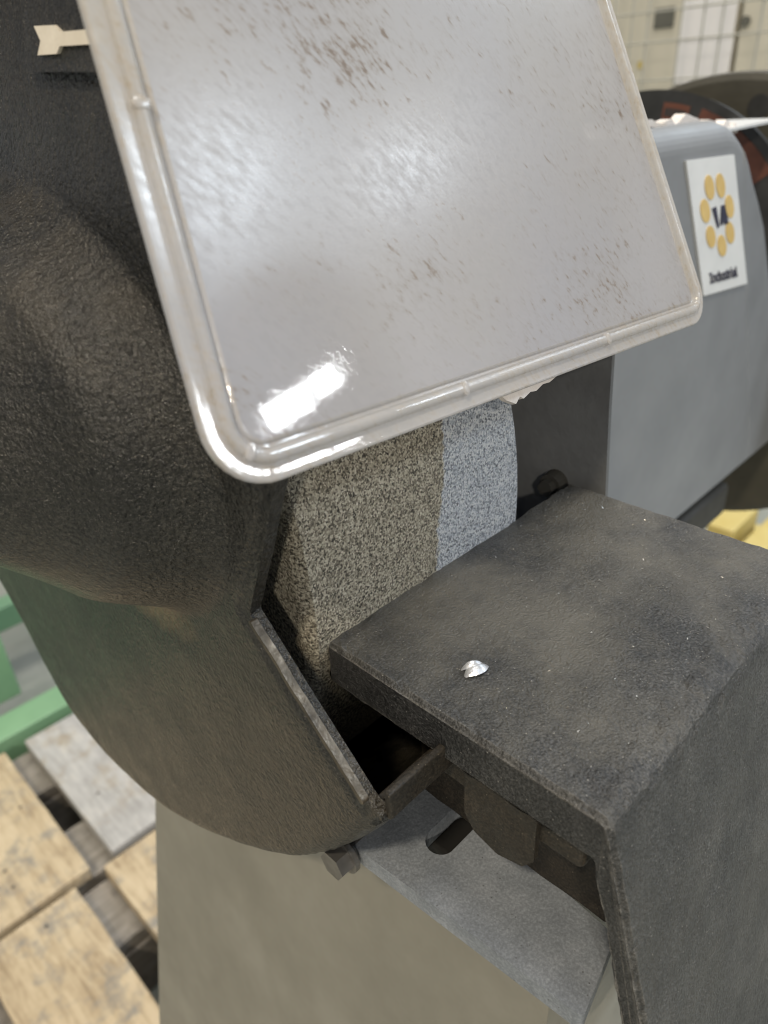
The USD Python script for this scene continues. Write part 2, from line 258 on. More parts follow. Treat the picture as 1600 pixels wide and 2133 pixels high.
WIPED = tuple(at(660, 840, (0, -math.sin(math.radians(68)), math.cos(math.radians(68))), (0, -math.sin(math.radians(68)), math.cos(math.radians(68))) @ np.array([.48, .815, -.457])) * S + [0, 0, LIFT])   # the part of the sheet wiped clean
def shield_material(name, clear, stops, soft):
    """Scratched acrylic under a film of dust: a hazy sheet with a little see-through, a sharp gloss and a broad sheen."""
    n = {'g': ('geometry', {}), 'vr': ('vector_rotate', {'rotate_type': 'y_axis', 'angle': .65}), 'mp': ('mapping', {'scale': (1.0, 1.0, .28)}),
         'd1': ('noise_texture', {'scale': 24, 'detail': 7, 'roughness': .62}), 'd2': ('noise_texture', {'scale': 850, 'detail': 3, 'roughness': .6}), 'd3': ('noise_texture', {'scale': 8, 'detail': 3}),
         'k1': ('math', {'math_type': 'multiply_add', 'value2': .40}), 'k2': ('math', {'math_type': 'multiply', 'value2': .60}),
         'rp': ('rgb_ramp', {'ramp': stops}), 'lil': ('rgb_ramp', {'ramp': [(.38, (1.0, .97, .94)), (.62, (.95, .95, 1.0))]}), 'cm': ('mix', {'mix_type': 'multiply', 'fac': 1.0}),
         'tl': ('translucent_bsdf', {}), 'df': ('principled_bsdf', {'roughness': .035, 'specular_ior_level': .45, 'coat_weight': .7, 'coat_roughness': soft}),
         'mix': ('mix_closure', {'fac': .42}), 'tr': ('transparent_bsdf', {'color': (.95, .94, .93)}), 'al': ('map_range', {'from_min': .36, 'from_max': .62, 'to_min': clear * .3, 'to_max': clear * 1.3, 'clamp': True}), 'out': ('mix_closure', {}),
         'b': ('bump', {'strength': .12, 'distance': .0002}),
         'wc': ('vector_math', {'math_type': 'distance', 'vector2': WIPED}), 'wr': ('map_range', {'from_min': .013, 'from_max': .030, 'to_min': .02, 'to_max': soft * 1.7, 'clamp': True}), 'wk': ('map_range', {'from_min': .40, 'from_max': .60, 'to_min': .85, 'to_max': 1.25}), 'wm': ('math', {'math_type': 'multiply'})}
    l = [('g.position', 'vr.vector'), ('vr.vector', 'mp.vector'), ('g.position', 'd1.vector'), ('g.position', 'd3.vector'), ('mp.vector', 'd2.vector'), ('d2.fac', 'k2.value1'), ('d1.fac', 'k1.value1'), ('k2.value', 'k1.value3'), ('k1.value', 'rp.fac'),
         ('d3.fac', 'lil.fac'), ('rp.color', 'cm.color1'), ('lil.color', 'cm.color2'), ('cm.color', 'df.base_color'), ('cm.color', 'tl.color'), ('df.BSDF', 'mix.closure1'), ('tl.BSDF', 'mix.closure2'), ('k1.value', 'al.value'),
         ('g.position', 'wc.vector1'), ('wc.value', 'wr.value'), ('k1.value', 'wk.value'), ('wr.result', 'wm.value1'), ('wk.result', 'wm.value2'), ('wm.value', 'df.roughness'), ('wm.value', 'df.coat_roughness'), ('al.result', 'out.fac'), ('mix.closure', 'out.closure1'), ('tr.BSDF', 'out.closure2'), ('d2.fac', 'b.height'), ('b.normal', 'df.coat_normal')]
    M[name] = usdkit.material(stage, '/World/Looks/' + name, n, l, surface='out.closure')
shield_material('dusty_acrylic', .27, [(.32, (.34, .285, .24)), (.37, (.47, .425, .39)), (.41, (.58, .57, .57)), (.50, (.655, .652, .665)), (.70, (.70, .70, .715))], .15)
shield_material('rim_acrylic', .34, [(.34, (.58, .52, .43)), (.42, (.68, .645, .59)), (.52, (.76, .75, .73)), (.75, (.84, .84, .84))], .10)

# ------------------------------------------------------------------ the setting: floor
FLOOR = -9.3
obj('floor', rbox((-60, -40, FLOOR - .5), (60, 60, FLOOR), .01), 'concrete', kind='structure')

# ------------------------------------------------------------------ the grinder
GR = thing('bench_grinder', 'large dark cast iron bench grinder with dusty clear eye shield and grey motor', 'bench grinder')
WC = np.array([2.113, -.94]); WR = 1.138         # wheel centre (y, z) and radius
X0 = .58                                        # outer face of the guard's side cover
k = X0 / .62
cut = [atx(*p, X0)[1:] for p in [(800, 1706), (772, 1692), (755, 1668), (720, 1612), (620, 1452), (515, 1282), (524, 1235), (540, 1160), (552, 1090), (570, 1000), (574, 975)]]
cut += [(.89, -.42), (.96, -.28), (1.05, -.10), (1.14, .10), (1.24, .30), (1.32, .52), (1.4, .62), (1.8, .66), (2.4, .55), (2.85, .2), (3.1, -.4), (3.1, -1.0), (2.98, -1.5)]
low = [(60, 1330), (150, 1490), (240, 1600), (320, 1675), (430, 1745), (520, 1780), (600, 1800), (690, 1789), (765, 1750)]
from scipy.interpolate import CubicSpline
lw = np.array([cut[-1]] + [atx(*p, X0)[1:] for p in low]); tt_ = np.r_[0, np.cumsum(np.linalg.norm(np.diff(lw, axis=0), axis=1))]
lw = CubicSpline(tt_, lw)(np.linspace(0, tt_[-1], 60))[1:]
outline = np.array(cut + [tuple(q) for q in lw])
coverP = Polygon(outline).buffer(.012).buffer(-.024).buffer(.012)
# hub bulge and rounded rim as relief on the cover
def sstep(a, b, x): t = np.clip((x - a) / (b - a), 0, 1); return t * t * (3 - 2 * t)
HUB = dict(c=(1.62, -.54), ry=.60, rz=.44, h=.34, rot=math.radians(8))
def lean(z): return .34 * np.clip(np.asarray(z) + .14, 0, None) ** 1.25
def cover_x(p):
    d = shapely.distance(coverP.exterior, shapely.points(p))
    lower = np.ones(len(p))
    r = .05; e = np.clip(r - d, 0, r); x = r - np.sqrt(np.maximum(r * r - e * e, 0))
    cutline = LineString(cut[:11]); dc = shapely.distance(cutline, shapely.points(p))
    x = np.where(dc < d + .02, np.minimum(x, .006), x)
    u, w = p[:, 0] - HUB['c'][0], p[:, 1] - HUB['c'][1]; ca, sa = math.cos(HUB['rot']), math.sin(HUB['rot'])
    u, w = u * ca + w * sa, w * ca - u * sa
    q = (np.abs(u / HUB['ry']) ** 2.4 + np.abs(w / HUB['rz']) ** 2.4) ** (1 / 2.4)
    u2, w2 = p[:, 0] - 1.72, p[:, 1] + .62
    q2 = np.hypot((u2 * ca + w2 * sa) / .60, (w2 * ca - u2 * sa) / .42)
    hgt = .12 * (1 - sstep(.80, 1.05, q)) + .22 * (1 - sstep(.12, 1.02, q)) + .10 * (1 - sstep(.0, 1.0, q2))
    return X0 + x - hgt + lean(p[:, 1])
p2, t2, nb = grid_poly(coverP, .013, .012)
xf = cover_x(p2)
rough = (meshkit.fbm(np.c_[xf, p2] * 9, 2, 7) - .5) * .006
rough[:nb] *= .4
front = np.c_[xf + rough, p2]; back = np.c_[xf + .026, p2]
n0 = len(p2); b = np.arange(nb); b2 = (b + 1) % nb
side = np.vstack([np.c_[b, b2, b2 + n0], np.c_[b, b2 + n0, b + n0]])
cov = trimesh.Trimesh(np.vstack([front, back]), np.vstack([t2[:, ::-1], t2 + n0, side]), process=False); cov.fix_normals()
guard = obj('wheel_guard', cov, 'cast_iron_paint', GR, smooth=50)
# drum wall following the outline, open at the cut
wall = [tuple(q) for q in outline[13:]] + [tuple(outline[0])]
ws = LineString(wall)
drum = ws.buffer(.03, cap_style=2)
obj('drum_wall', prism_x(drum.intersection(coverP.buffer(-.004)), X0 + .04, 1.77), 'cast_iron_paint', guard)
innerP = Polygon(list(outline[13:]) + [tuple(outline[0])] + [atx(*p, 1.75)[1:] for p in [(1258, 1120), (1262, 1010), (1269, 850), (1277, 720)]])
obj('inner_plate', prism_x(innerP.buffer(0), 1.75, 1.764), 'guard_inner', guard)
# lip that closes the opening at its foot
lp = cut[0]
obj('lip', cat(rbox((X0 + .02, lp[0] + .004, lp[1] - .030), (1.60, lp[0] + .020, lp[1] + .038), .005, 2, .002, 30, .05), rbox((X0 + .02, lp[0] + .022, lp[1] - .034), (1.60, lp[0] + .06, lp[1] - .020), .005, 2, .002, 30, .05)), 'dark_steel', guard)
# bare worn steel edge along the straight part of the cut
e0, e1 = np.array(cut[5]), np.array(cut[2])
ed = []
for i in range(1, 25):
    q = e0 + (e1 - e0) * i / 24
    ed.append(q)
dn = np.array([-(e1 - e0)[1], (e1 - e0)[0]]); dn /= np.linalg.norm(dn)
strip = LineString(ed).buffer(.0055, cap_style=1)
pe, te, ne = grid_poly(strip, .008, .012)
xe = X0 - .004 + (meshkit.noise(np.c_[pe * 25, pe[:, :1]], 5) - .5) * .003
nn = len(pe); bb = np.arange(ne); bc = (bb + 1) % ne
em = trimesh.Trimesh(np.vstack([np.c_[xe, pe], np.c_[xe + .016, pe]]), np.vstack([te[:, ::-1], te + nn, np.c_[bb, bc, bc + nn], np.c_[bb, bc + nn, bb + nn]]), process=False); em.fix_normals()
obj('opening_edge', em, 'worn_steel', guard)
# raised plate with the white arrow of rotation
def cover_at(px, py, off=0.):
    x = X0
    for _ in range(12): q = atx(px, py, x + off); x = X0 + float(lean(q[2]))
    return q
apP = Polygon([cover_at(*p, -.022)[1:] for p in [(47, -60), (52, 150), (230, 150), (230, -60)]])
def leaned(m): m.vertices[:, 0] += lean(m.vertices[:, 2]); return m
obj('arrow_plate', leaned(prism_x(Polygon(apP.buffer(-.012).buffer(.012).exterior.segmentize(.02)), X0 - .022, X0 + .03)), 'cast_iron_paint', guard)
apx = X0 - .022
arrow = Polygon([cover_at(*p, -.028)[1:] for p in [(70, 54), (110, 52), (124, 66), (205, 59), (205, 91), (124, 96), (118, 112), (78, 115), (84, 85)]])
obj('arrow', leaned(prism_x(Polygon(arrow.exterior.segmentize(.01)), apx - .006, apx + .003)), 'arrow_paint', guard, label='cream painted arrow showing the turning direction')
bp = atx(718, 1788, .66)
def hexbolt(a, b, r):
    m = cyl(a, b, r, n=6); return m
obj('bolt', cat(hexbolt((.62, bp[1], bp[2] + .012), (.655, bp[1], bp[2] + .012), .038), cyl((.655, bp[1], bp[2] + .012), (.668, bp[1], bp[2] + .012), .046), cyl((.668, bp[1], bp[2] + .012), (.80, bp[1], bp[2] + .012), .022)), 'bolt_steel', guard)
bq = atx(1152, 1008, 1.73)
obj('bolt', cat(cyl((1.71, *bq[1:]), (1.76, *bq[1:]), .036, .042, 20), cyl((1.685, *bq[1:]), (1.712, *bq[1:]), .026, n=6)), 'motor_dark', guard)

# the grinding wheel
prof = [(.712, .12), (.712, WR - .03), (.718, WR - .014), (.728, WR)] + [(x, WR) for x in np.linspace(.745, 1.42, 24)] + [(1.436, WR - .003), (1.446, WR - .010), (1.450, WR - .026), (1.450, .12), (.712, .12)]
wm = lathe_x(prof, *WC, n=420)
d = wm.vertices[:, 1:] - WC; rr = np.linalg.norm(d, axis=1)
bump = (meshkit.fbm(wm.vertices * 55, 3, 11) - .5) * .0025 * (rr > .8)
wm.vertices[:, 1:] += d / rr[:, None] * bump[:, None]
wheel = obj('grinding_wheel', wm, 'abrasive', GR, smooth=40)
obj('flange', cat(lathe_x([(.60, .05), (.60, .34), (.66, .36), (.66, .05)], *WC, n=48), lathe_x([(1.44, .05), (1.44, .36), (1.52, .34), (1.52, .05)], *WC, n=48), lathe_x([(.5, 0.001), (.5, .07), (2.7, .07), (2.7, .001)], *WC, n=32)), 'dark_steel', wheel)

# eye shield: a moulded sheet with a beaded rim
A = math.radians(68); sn = np.array([0, -math.sin(A), math.cos(A)]); s0 = np.array([.48, .815, -.457]); sx = np.array([1., 0, 0]); sy = np.cross(sn, sx)
if sy[2] < 0: sy = -sy
def to2(p): return np.array([(p - s0) @ sx, (p - s0) @ sy])
cq = [to2(at(*p, sn, sn @ s0)) for p in [(462, 1046), (1481, 663), (1263, -30), (162, -30)]]
l0, l1 = cq[3] - cq[0], cq[2] - cq[1]
quad = [cq[0], cq[1], cq[1] + l1 / np.linalg.norm(l1) * 1.02, cq[0] + l0 / np.linalg.norm(l0) * 1.02]
rad = [.098, .075, .08, .08]
def ring(dd, n=10, ns=40):
    out = []
    for i in range(4):
        P, a, c = quad[i], quad[i - 1], quad[(i + 1) % 4]
        ua, uc = (a - P) / np.linalg.norm(a - P), (c - P) / np.linalg.norm(c - P)
        cosf = ua @ uc; half = math.acos(cosf) / 2; bis = (ua + uc) / np.linalg.norm(ua + uc)
        C = P + bis * rad[i] / math.sin(half)
        r = rad[i] - dd
        t0 = math.atan2(*((P + ua * rad[i] / math.tan(half)) - C)[::-1]); t1 = math.atan2(*((P + uc * rad[i] / math.tan(half)) - C)[::-1])
        while t1 < t0: t1 += 2 * math.pi
        arc = [C + r * np.array([math.cos(t), math.sin(t)]) for t in np.linspace(t0, t1, n)]
        if out:
            pr = out[-1]; out += [pr + (arc[0] - pr) * s for s in np.linspace(0, 1, ns + 2)[1:-1]]
        out += arc
    pr = out[-1]; out += [pr + (out[0] - pr) * s for s in np.linspace(0, 1, ns + 2)[1:-1]]
    return np.array(out)
def S3(p2, h): return s0 + p2[:, :1] * sx + p2[:, 1:] * sy + np.asarray(h).reshape(-1, 1) * sn
# section of the rim: (distance from the edge, height above the sheet)
sec = [(.000, -.013), (-.0006, -.004), (.001, -.0005), (.004, .001), (.010, .0005), (.020, .000), (.026, .0005)] + [(.028 + .022 * (1 - math.cos(t)) / 2, .000 + .011 * math.sin(t) ** .8) for t in np.linspace(.08, math.pi - .08, 12)] + [(.052, -.003), (.056, -.004), (.060, -.001), (.064, .000)]
under = [(.064, -.015), (.050, -.016), (.030, -.016), (.006, -.016)]
rings = [S3(ring(a), np.full(len(ring(a)), h)) for a, h in sec + under]
N = len(rings[0]); V = np.vstack(rings); Fq = []
for i in range(len(rings)):
    j = (i + 1) % len(rings); kk = np.arange(N); k2 = (kk + 1) % N
    Fq.append(np.c_[i * N + kk, i * N + k2, j * N + k2, j * N + kk])
Fq = np.vstack(Fq)
rim = trimesh.Trimesh(V, np.vstack([Fq[:, [0, 1, 2]], Fq[:, [0, 2, 3]]]), process=False); rim.fix_normals()
inner = Polygon(ring(.063)); ps, ts, nbs = grid_poly(inner, .05, .02)
n0 = len(ps); b = np.arange(nbs); b2 = (b + 1) % nbs
hs = (meshkit.fbm(np.c_[ps * 3.0, ps[:, :1] * 0], 3, 5) - .5) * .0012
hs[:nbs] = 0
top = S3(ps, hs - .0005); bot = S3(ps, hs - .0145)
sheet = trimesh.Trimesh(np.vstack([top, bot]), np.vstack([ts, ts[:, ::-1] + n0, np.c_[b2, b, b + n0], np.c_[b2, b + n0, b2 + n0]]), process=False); sheet.fix_normals()
shield = obj('eye_shield', sheet, 'dusty_acrylic', GR, smooth=30, label='clear acrylic eye shield covered in dust and scratches')
obj('rim', rim, 'rim_acrylic', shield, smooth=35)
# moulding marks across the bead
for (px, py) in [(515, 955), (965, 822), (1270, 712), (285, 212)]:
    c = to2(at(px, py, sn, sn @ s0)); rg_ = ring(.039); i = int(np.argmin(np.hypot(*(rg_ - c).T))); c = rg_[i]
    e = rg_[(i + 1) % len(rg_)] - c; e /= np.linalg.norm(e); g = np.array([-e[1], e[0]])
    t = np.linspace(0, 2 * math.pi, 20)[:-1]
    rr_ = [S3(c + np.outer(np.cos(t), g) * .014 * a + np.outer(np.sin(t), e) * .010 * a, np.full(19, h)) for a, h in ((1, .002), (.95, .0105), (.6, .0128), (.05, .0132))]
    V_ = np.vstack(rr_); kk = np.arange(19); k2 = (kk + 1) % 19
    Q_ = np.vstack([np.c_[i_ * 19 + kk, i_ * 19 + k2, i_ * 19 + 19 + k2, i_ * 19 + 19 + kk] for i_ in range(3)])
    obj('moulding_mark', trimesh.Trimesh(V_, np.vstack([Q_[:, [0, 1, 2]], Q_[:, [0, 2, 3]]]), process=False), 'rim_acrylic', shield)
# torn strip of plastic behind the lower edge of the shield
tp = [at(*p, sn, sn @ s0 - .07) for p in [(1030, 822), (1046, 836), (1066, 843), (1074, 828), (1082, 832), (1096, 818), (1108, 816), (1122, 802), (1136, 798), (1152, 784), (1150, 750), (1040, 770)]]
def slab(pts, nrm, t):
    pts = np.array(pts); c = pts.mean(0); e = pts[1] - pts[0]; e = e - nrm * (e @ nrm); e /= np.linalg.norm(e); g = np.cross(nrm, e)
    pl = Polygon(np.c_[(pts - c) @ e, (pts - c) @ g]).buffer(0)
    m = trimesh.creation.extrude_polygon(pl, t, engine='earcut'); v = m.vertices
    m.vertices = c + v[:, :1] * e + v[:, 1:2] * g + v[:, 2:] * nrm; m.fix_normals(); return m
obj('torn_strip', slab(tp, sn, .012), 'torn_plastic', shield, label='torn whitish strip behind the lower edge of the shield')

# tool rest: top plate bent down into a front plate
def resample(poly, st): return np.array(Polygon(poly).segmentize(st).exterior.coords)[:-1]
rest_sec = Polygon([(.985, -1.0), (.336, -1.0), (.321, -1.003), (.310, -1.011), (.303, -1.028), (.05, -1.98), (.105, -1.99), (.335, -1.112), (.985, -1.112)]).buffer(-.008).buffer(.008)
rs = resample(rest_sec, .018)
xs = np.r_[np.linspace(.752, .762, 3), np.arange(.775, 1.70, .02), np.linspace(1.706, 1.716, 3)]
sv = []
for i, x in enumerate(xs):
    e = min(x - xs[0], xs[-1] - x); ins = max(0, .010 - e); c = np.array(rest_sec.buffer(-ins * .8 - 1e-6).exterior.coords)
    q = rs
    if ins > 0:
        ext = rest_sec.buffer(-ins * .9).exterior
        q = np.array([ext.interpolate(ext.project(Point(p))).coords[0] for p in rs])
    sv.append(np.c_[np.full(len(q), x), q])
nr = len(rs); V = np.vstack(sv); Fq = []
for i in range(len(xs) - 1):
    kk = np.arange(nr); k2 = (kk + 1) % nr
    Fq.append(np.c_[i * nr + kk, i * nr + k2, (i + 1) * nr + k2, (i + 1) * nr + kk])
Fq = np.vstack(Fq); F = [Fq[:, [0, 1, 2]], Fq[:, [0, 2, 3]]]
capt = trimesh.creation.triangulate_polygon(Polygon(sv[0][:, 1:]), engine='earcut')[1] % nr
F += [capt, capt[:, ::-1] + (len(xs) - 1) * nr]
rest = trimesh.Trimesh(V, np.vstack(F), process=False); rest.fix_normals()
edge_y = (np.abs(V[:, 1] - .33) < .05) & (V[:, 2] > -1.05) | (np.abs(V[:, 0] - .752) < .015) | (V[:, 1] > .97)
am = np.where(edge_y, .014, .004)
rest.vertices = V + rest.vertex_normals * ((meshkit.fbm(V * 34, 3, 9) - .5) * am)[:, None]
trest = obj('tool_rest', rest, 'cast_iron_bare', GR, smooth=40)
obj('under_plate', rbox((.782, .36, -1.20), (1.60, .72, -1.1135), .012, 2, .004, 30, .05), 'dark_steel', trest)
obj('web_plate', rbox((.905, .345, -1.498), (.96, .86, -1.203), .012, 2, .006, 25, .05), 'dark_steel', trest)
tabP = Polygon([(.60, -1.13), (.46, -1.13), (.46, -1.235), (.48, -1.265), (.53, -1.28), (.58, -1.265), (.60, -1.235)])
obj('clamp_tab', prism_x(tabP.buffer(.012), .766, .780), 'dark_steel', trest)
# slotted mounting bar under the rest
Zb = -1.5
q = [atz(*p, Zb)[:2] for p in [(885, 1655), (748, 1772), (1208, 2131), (1282, 1950)]]
barP = Polygon([(q[1][0], q[1][1] + .03), (q[0][0] + .06, q[0][1] + .03), (q[3][0] + .0, q[3][1]), (q[2][0] + .012, q[2][1] + .0)])
sl = atz(930, 1740, Zb); slot = LineString([(sl[0] - .02, sl[1]), (sl[0] + .07, sl[1])]).buffer(.036)
barm = trimesh.creation.extrude_polygon(barP.buffer(-.012).buffer(.012).difference(slot), .05, engine='earcut'); barm.apply_translation((0, 0, Zb - .05))
obj('mounting_bar', barm, 'grey_bracket', GR, smooth=20)
obj('channel', rbox((.84, .50, -1.66), (1.3, .80, -1.556), .01), 'slot_shade', GR)  # dark box added below the slot to stand for its shade

# motor housing
mx0, mx1, my, mzt, mzb = 2.80, 4.80, 1.45, -.14, -2.34
def housing(x0, x1, y0, zt, zb, rt, rb, yback=3.5):
    pts = []
    for t in np.linspace(0, math.pi / 2, 9): pts.append((y0 + rt - rt * math.cos(t), zt - rt + rt * math.sin(t)))
    pts += [(yback, zt), (yback, zb)]
    pts += [(y0 + rb, zb), (y0, zb + rb)]
    return Polygon(pts)
hp = housing(mx0, mx1, my, mzt, mzb, .10, .14)
# body with its right shoulder rounded down into the end bell
def shell(poly, xprof, shear=False):
    vs, fs = [], []
    pts = resample(poly, .05); c = np.array([2.4, -1.15]); n = len(pts)
    for x, s in xprof:
        q = np.c_[c[0] + (pts[:, 0] - c[0]) * (.9 + .1 * s), -2.34 + (pts[:, 1] + 2.34) * s]
        vs.append(np.c_[x - (pts[:, 1] + .27) * .5 * sstep(3.3, 3.8, x) * shear, q])
    V = np.vstack(vs); Q = []
    for i in range(len(xprof) - 1):
        a = np.arange(n); b = (a + 1) % n; Q.append(np.c_[i * n + a, i * n + b, (i + 1) * n + b, (i + 1) * n + a])
    Q = np.vstack(Q); caps = trimesh.creation.triangulate_polygon(Polygon(pts), engine='earcut')[1] % n
    m = trimesh.Trimesh(V, np.vstack([Q[:, [0, 1, 2]], Q[:, [0, 2, 3]], caps, caps[:, ::-1] + (len(xprof) - 1) * n]), process=False); m.fix_normals(); return m
motor = obj('motor_housing', shell(hp, [(mx0, .97), (mx0 + .015, .99), (mx0 + .05, 1.0), (3.45, 1.0), (3.66, 1.0), (3.76, .993), (3.845, .975)], shear=True), 'motor_paint', GR, smooth=35)
obj('end_bell', shell(hp, [(3.846, .935), (3.895, .930), (3.902, .962), (3.96, .942), (4.05, .905), (4.2, .85), (4.35, .79), (4.6, .66), (4.9, .50), (5.2, .35), (5.3, .2)], shear=True), 'motor_paint', motor, smooth=40)
obj('end_ring', prism_x(housing(0, 0, 1.52, -.2, -2.1, .12, .16), 2.66, 2.80), 'motor_dark', motor)
obj('motor_neck', lathe_x([(1.80, .1), (1.80, .62), (2.2, .70), (2.66, .82), (2.66, .1)], 2.33, -1.1, 64), 'guard_inner', motor)
obj('motor_foot', rbox((2.9, 1.50, -2.62), (4.75, 3.3, -2.36), .05, 3), 'motor_dark', motor)
# sticker on the motor
stp = [aty(*p, my) for p in [(1425, 335), (1525, 322), (1553, 590), (1462, 616)]]
so = stp[3]; su = stp[2] - stp[3]; sv_ = stp[0] - stp[3]
wS, hS = np.linalg.norm(su), np.linalg.norm(sv_)
def sp(u, v, off=0): 
    p = so + su * u + (sv_ * (1 - u) + (stp[1] - stp[2]) * u) * v; return np.array([p[0], my - .004 - off, p[2]])
def plate_y(pts, t, y):
    pl = Polygon([(p[0], p[2]) for p in pts]).buffer(0); m = trimesh.creation.extrude_polygon(pl, t, engine='earcut')
    m.vertices = np.c_[m.vertices[:, 0], y - m.vertices[:, 2], m.vertices[:, 1]]; m.fix_normals(); return m
stick = obj('sticker', plate_y([sp(0, 0), sp(1, 0), sp(1, 1), sp(0, 1)], .012, my + .002), 'sticker_white', motor, label='white card sticker with ring of seven gold ovals')
for kk in range(7):
    a = math.radians(90 - 180 - kk * 360 / 7)
    cu, cv = .50 + .27 * math.cos(a), .60 + .23 * math.sin(a)
    obj('gold_oval', plate_y([sp(cu + .095 * math.cos(t), cv + .085 * math.sin(t)) for t in np.linspace(0, 2 * math.pi, 25)[:-1]], .003, my - .0105), 'sticker_gold', stick)
for poly in ([(.38, .66), (.47, .67), (.49, .52), (.45, .51)], [(.58, .67), (.66, .67), (.70, .53), (.61, .525), (.585, .56), (.56, .525), (.515, .53)]):
    obj('emblem', plate_y([sp(*c) for c in poly], .003, my - .0105), 'sticker_ink', stick)
tx = meshkit.text_mesh('Industrial', 1.0, .2, bold=True); tb = tx.bounds
tv = tx.vertices.copy(); tvn = np.c_[(tv[:, 0] - tb[0, 0]) / (tb[1, 0] - tb[0, 0]), (tv[:, 1] - tb[0, 1]) / (tb[1, 1] - tb[0, 1])]
tp3 = np.array([sp(.16 + .62 * a, .085 + .095 * b) for a, b in tvn]); tp3[:, 1] = my - .0105 - .003 * (tv[:, 2] > .1)
tm = trimesh.Trimesh(tp3, tx.faces, process=False); tm.fix_normals(); obj('lettering', tm, 'sticker_ink', stick, smooth=False)
# thin sheet edge with torn white remains above the motor
e0, e1 = aty(1330, 264, 1.5), aty(1625, 283, 1.75)
nu = np.array([0, .6, .0]) * .5
obj('top_sheet', slab([e0, e1, e1 + nu, e0 + nu], np.array([0., 0, 1.]), .014), 'sticker_white', motor)
up = []
for i in range(26):
    t = i / 25; base = e0 + (e1 - e0) * (.02 + t * .62); up.append(base + [0, .02, .012 + .055 * meshkit.noise(np.array([i * .9, 2., 3.]), 2) * (1.0 if i not in (0, 25) else .2)])
lowp = [e0 + (e1 - e0) * .64 + [0, .02, .004], e0 + (e1 - e0) * .02 + [0, .02, .004]]
tv3 = np.array(up + lowp); tpl = Polygon(np.c_[tv3[:, 0], tv3[:, 2]]).buffer(0)
tpl = max(getattr(tpl, 'geoms', [tpl]), key=lambda g: g.area)
tmm = trimesh.creation.extrude_polygon(tpl, .05, engine='earcut'); yy = np.interp(tmm.vertices[:, 0], [e0[0], e1[0]], [e0[1], e1[1]])
tmm.vertices = np.c_[tmm.vertices[:, 0], yy + .03 + tmm.vertices[:, 2], tmm.vertices[:, 1]]; tmm.fix_normals()
obj('torn_edge', tmm, 'torn_plastic', motor, label='ragged white remains of plastic above the motor')

# right hand wheel guard seen behind the motor
def fit(pts):
    pts = np.array(pts); s = np.linalg.lstsq(np.c_[2 * pts, np.ones(len(pts))], (pts ** 2).sum(1), rcond=None)[0]
    return s[:2], math.sqrt(s[2] + s[0] ** 2 + s[1] ** 2)
gc, grd = fit([atx(*p, 5.1)[1:] for p in [(1345, 186), (1420, 194), (1500, 214), (1560, 254), (1600, 302)]])
rg = obj('right_guard', lathe_x([(5.1, grd - .22), (5.1, grd), (5.2, grd - .015), (5.24, grd - .03), (5.24, grd - .08), (5.18, grd - .1), (5.18, grd - .22), (5.1, grd - .22)], *gc, n=128), 'black_rubber', GR)
obj('inner_disc', lathe_x([(5.2, .01), (5.2, grd - .1), (5.23, grd - .1), (5.23, .01)], *gc, n=96), 'guard_inner', rg)
def arc_band(x, c, r0, r1, t0, t1, th):
    t = np.linspace(t0, t1, 40); o = [(c[0] + r1 * math.cos(a), c[1] + r1 * math.sin(a)) for a in t] + [(c[0] + r0 * math.cos(a), c[1] + r0 * math.sin(a)) for a in t[::-1]]
    return prism_x(Polygon(o), x - th, x)
def ang(px, py, x): q = atx(px, py, x)[1:] - gc; return math.atan2(q[1], q[0])
for a, b_px in (((1385, 206), (1443, 218)), ((1466, 222), (1490, 234)), ((1490, 234), (1600, 330))):
    pass
t1, t2a, t3, t4 = ang(1386, 206, 5.1), ang(1442, 216, 5.1), ang(1466, 222, 5.1), ang(1620, 350, 5.1)
obj('red_print', arc_band(5.1, gc, grd - .17, grd - .07, t2a, t1, .006), 'red_print', rg)
obj('red_print', arc_band(5.1, gc, grd - .19, grd - .06, t4, t3, .006), 'red_print', rg)
for t in np.linspace(t2a, t1, 7)[1:-1]: obj('print_mark', arc_band(5.094, gc, grd - .145, grd - .10, t - .012, t + .012, .003), 'black_rubber', rg)
fc, frd = fit([atx(*p, 5.5)[1:] for p in [(1385, 185), (1450, 162), (1530, 149), (1600, 147), (1640, 152)]])
rf = obj('round_flange', lathe_x([(5.5, .01), (5.5, frd - .05), (5.52, frd - .01), (5.56, frd), (5.9, frd), (5.9, .01)], *fc, n=96), 'round_cast', GR)
hq = atx(1582, 222, 5.5)
obj('hole', cyl((5.494, *hq[1:]), (5.54, *hq[1:]), .072, n=24), 'black_rubber', rf)

# pedestal: a flared sheet steel column below the guards
def ped_x(z): return .75 + .156 * (z + 2.7)
back = [(2.35, -2.7), (2.35 + (2.7 + FLOOR) * -.094, FLOOR + .02)]
gl = LineString(outline[-58:]).buffer(.06).exterior
under_guard = [tuple(q) for q in (np.array(outline[-58:]) + [0, 0])][::-1]
und = []
for q in under_guard:
    d = np.array(q) - WC; und.append(tuple(WC + d * (1 + .05 / np.linalg.norm(d))))
und = [q for q in und if q[1] < -1.56 and q[0] < 2.3]
ped2 = Polygon([(.46, -1.56), (.93, -1.56)] + und + back + [(.46 - .1 * (-1.56 - FLOOR) * .6, FLOOR + .02)])
pm = prism_x(ped2.buffer(0), 0, 1)
pm = trimesh.Trimesh(pm.vertices, pm.faces, process=False)
L_ = pm.vertices[:, 0] < .5
pm.vertices[:, 0] = np.where(L_, ped_x(pm.vertices[:, 2]), 2.5 - .156 * (pm.vertices[:, 2] + 2.7))
obj('pedestal', pm, 'pedestal_paint', GR, smooth=20)

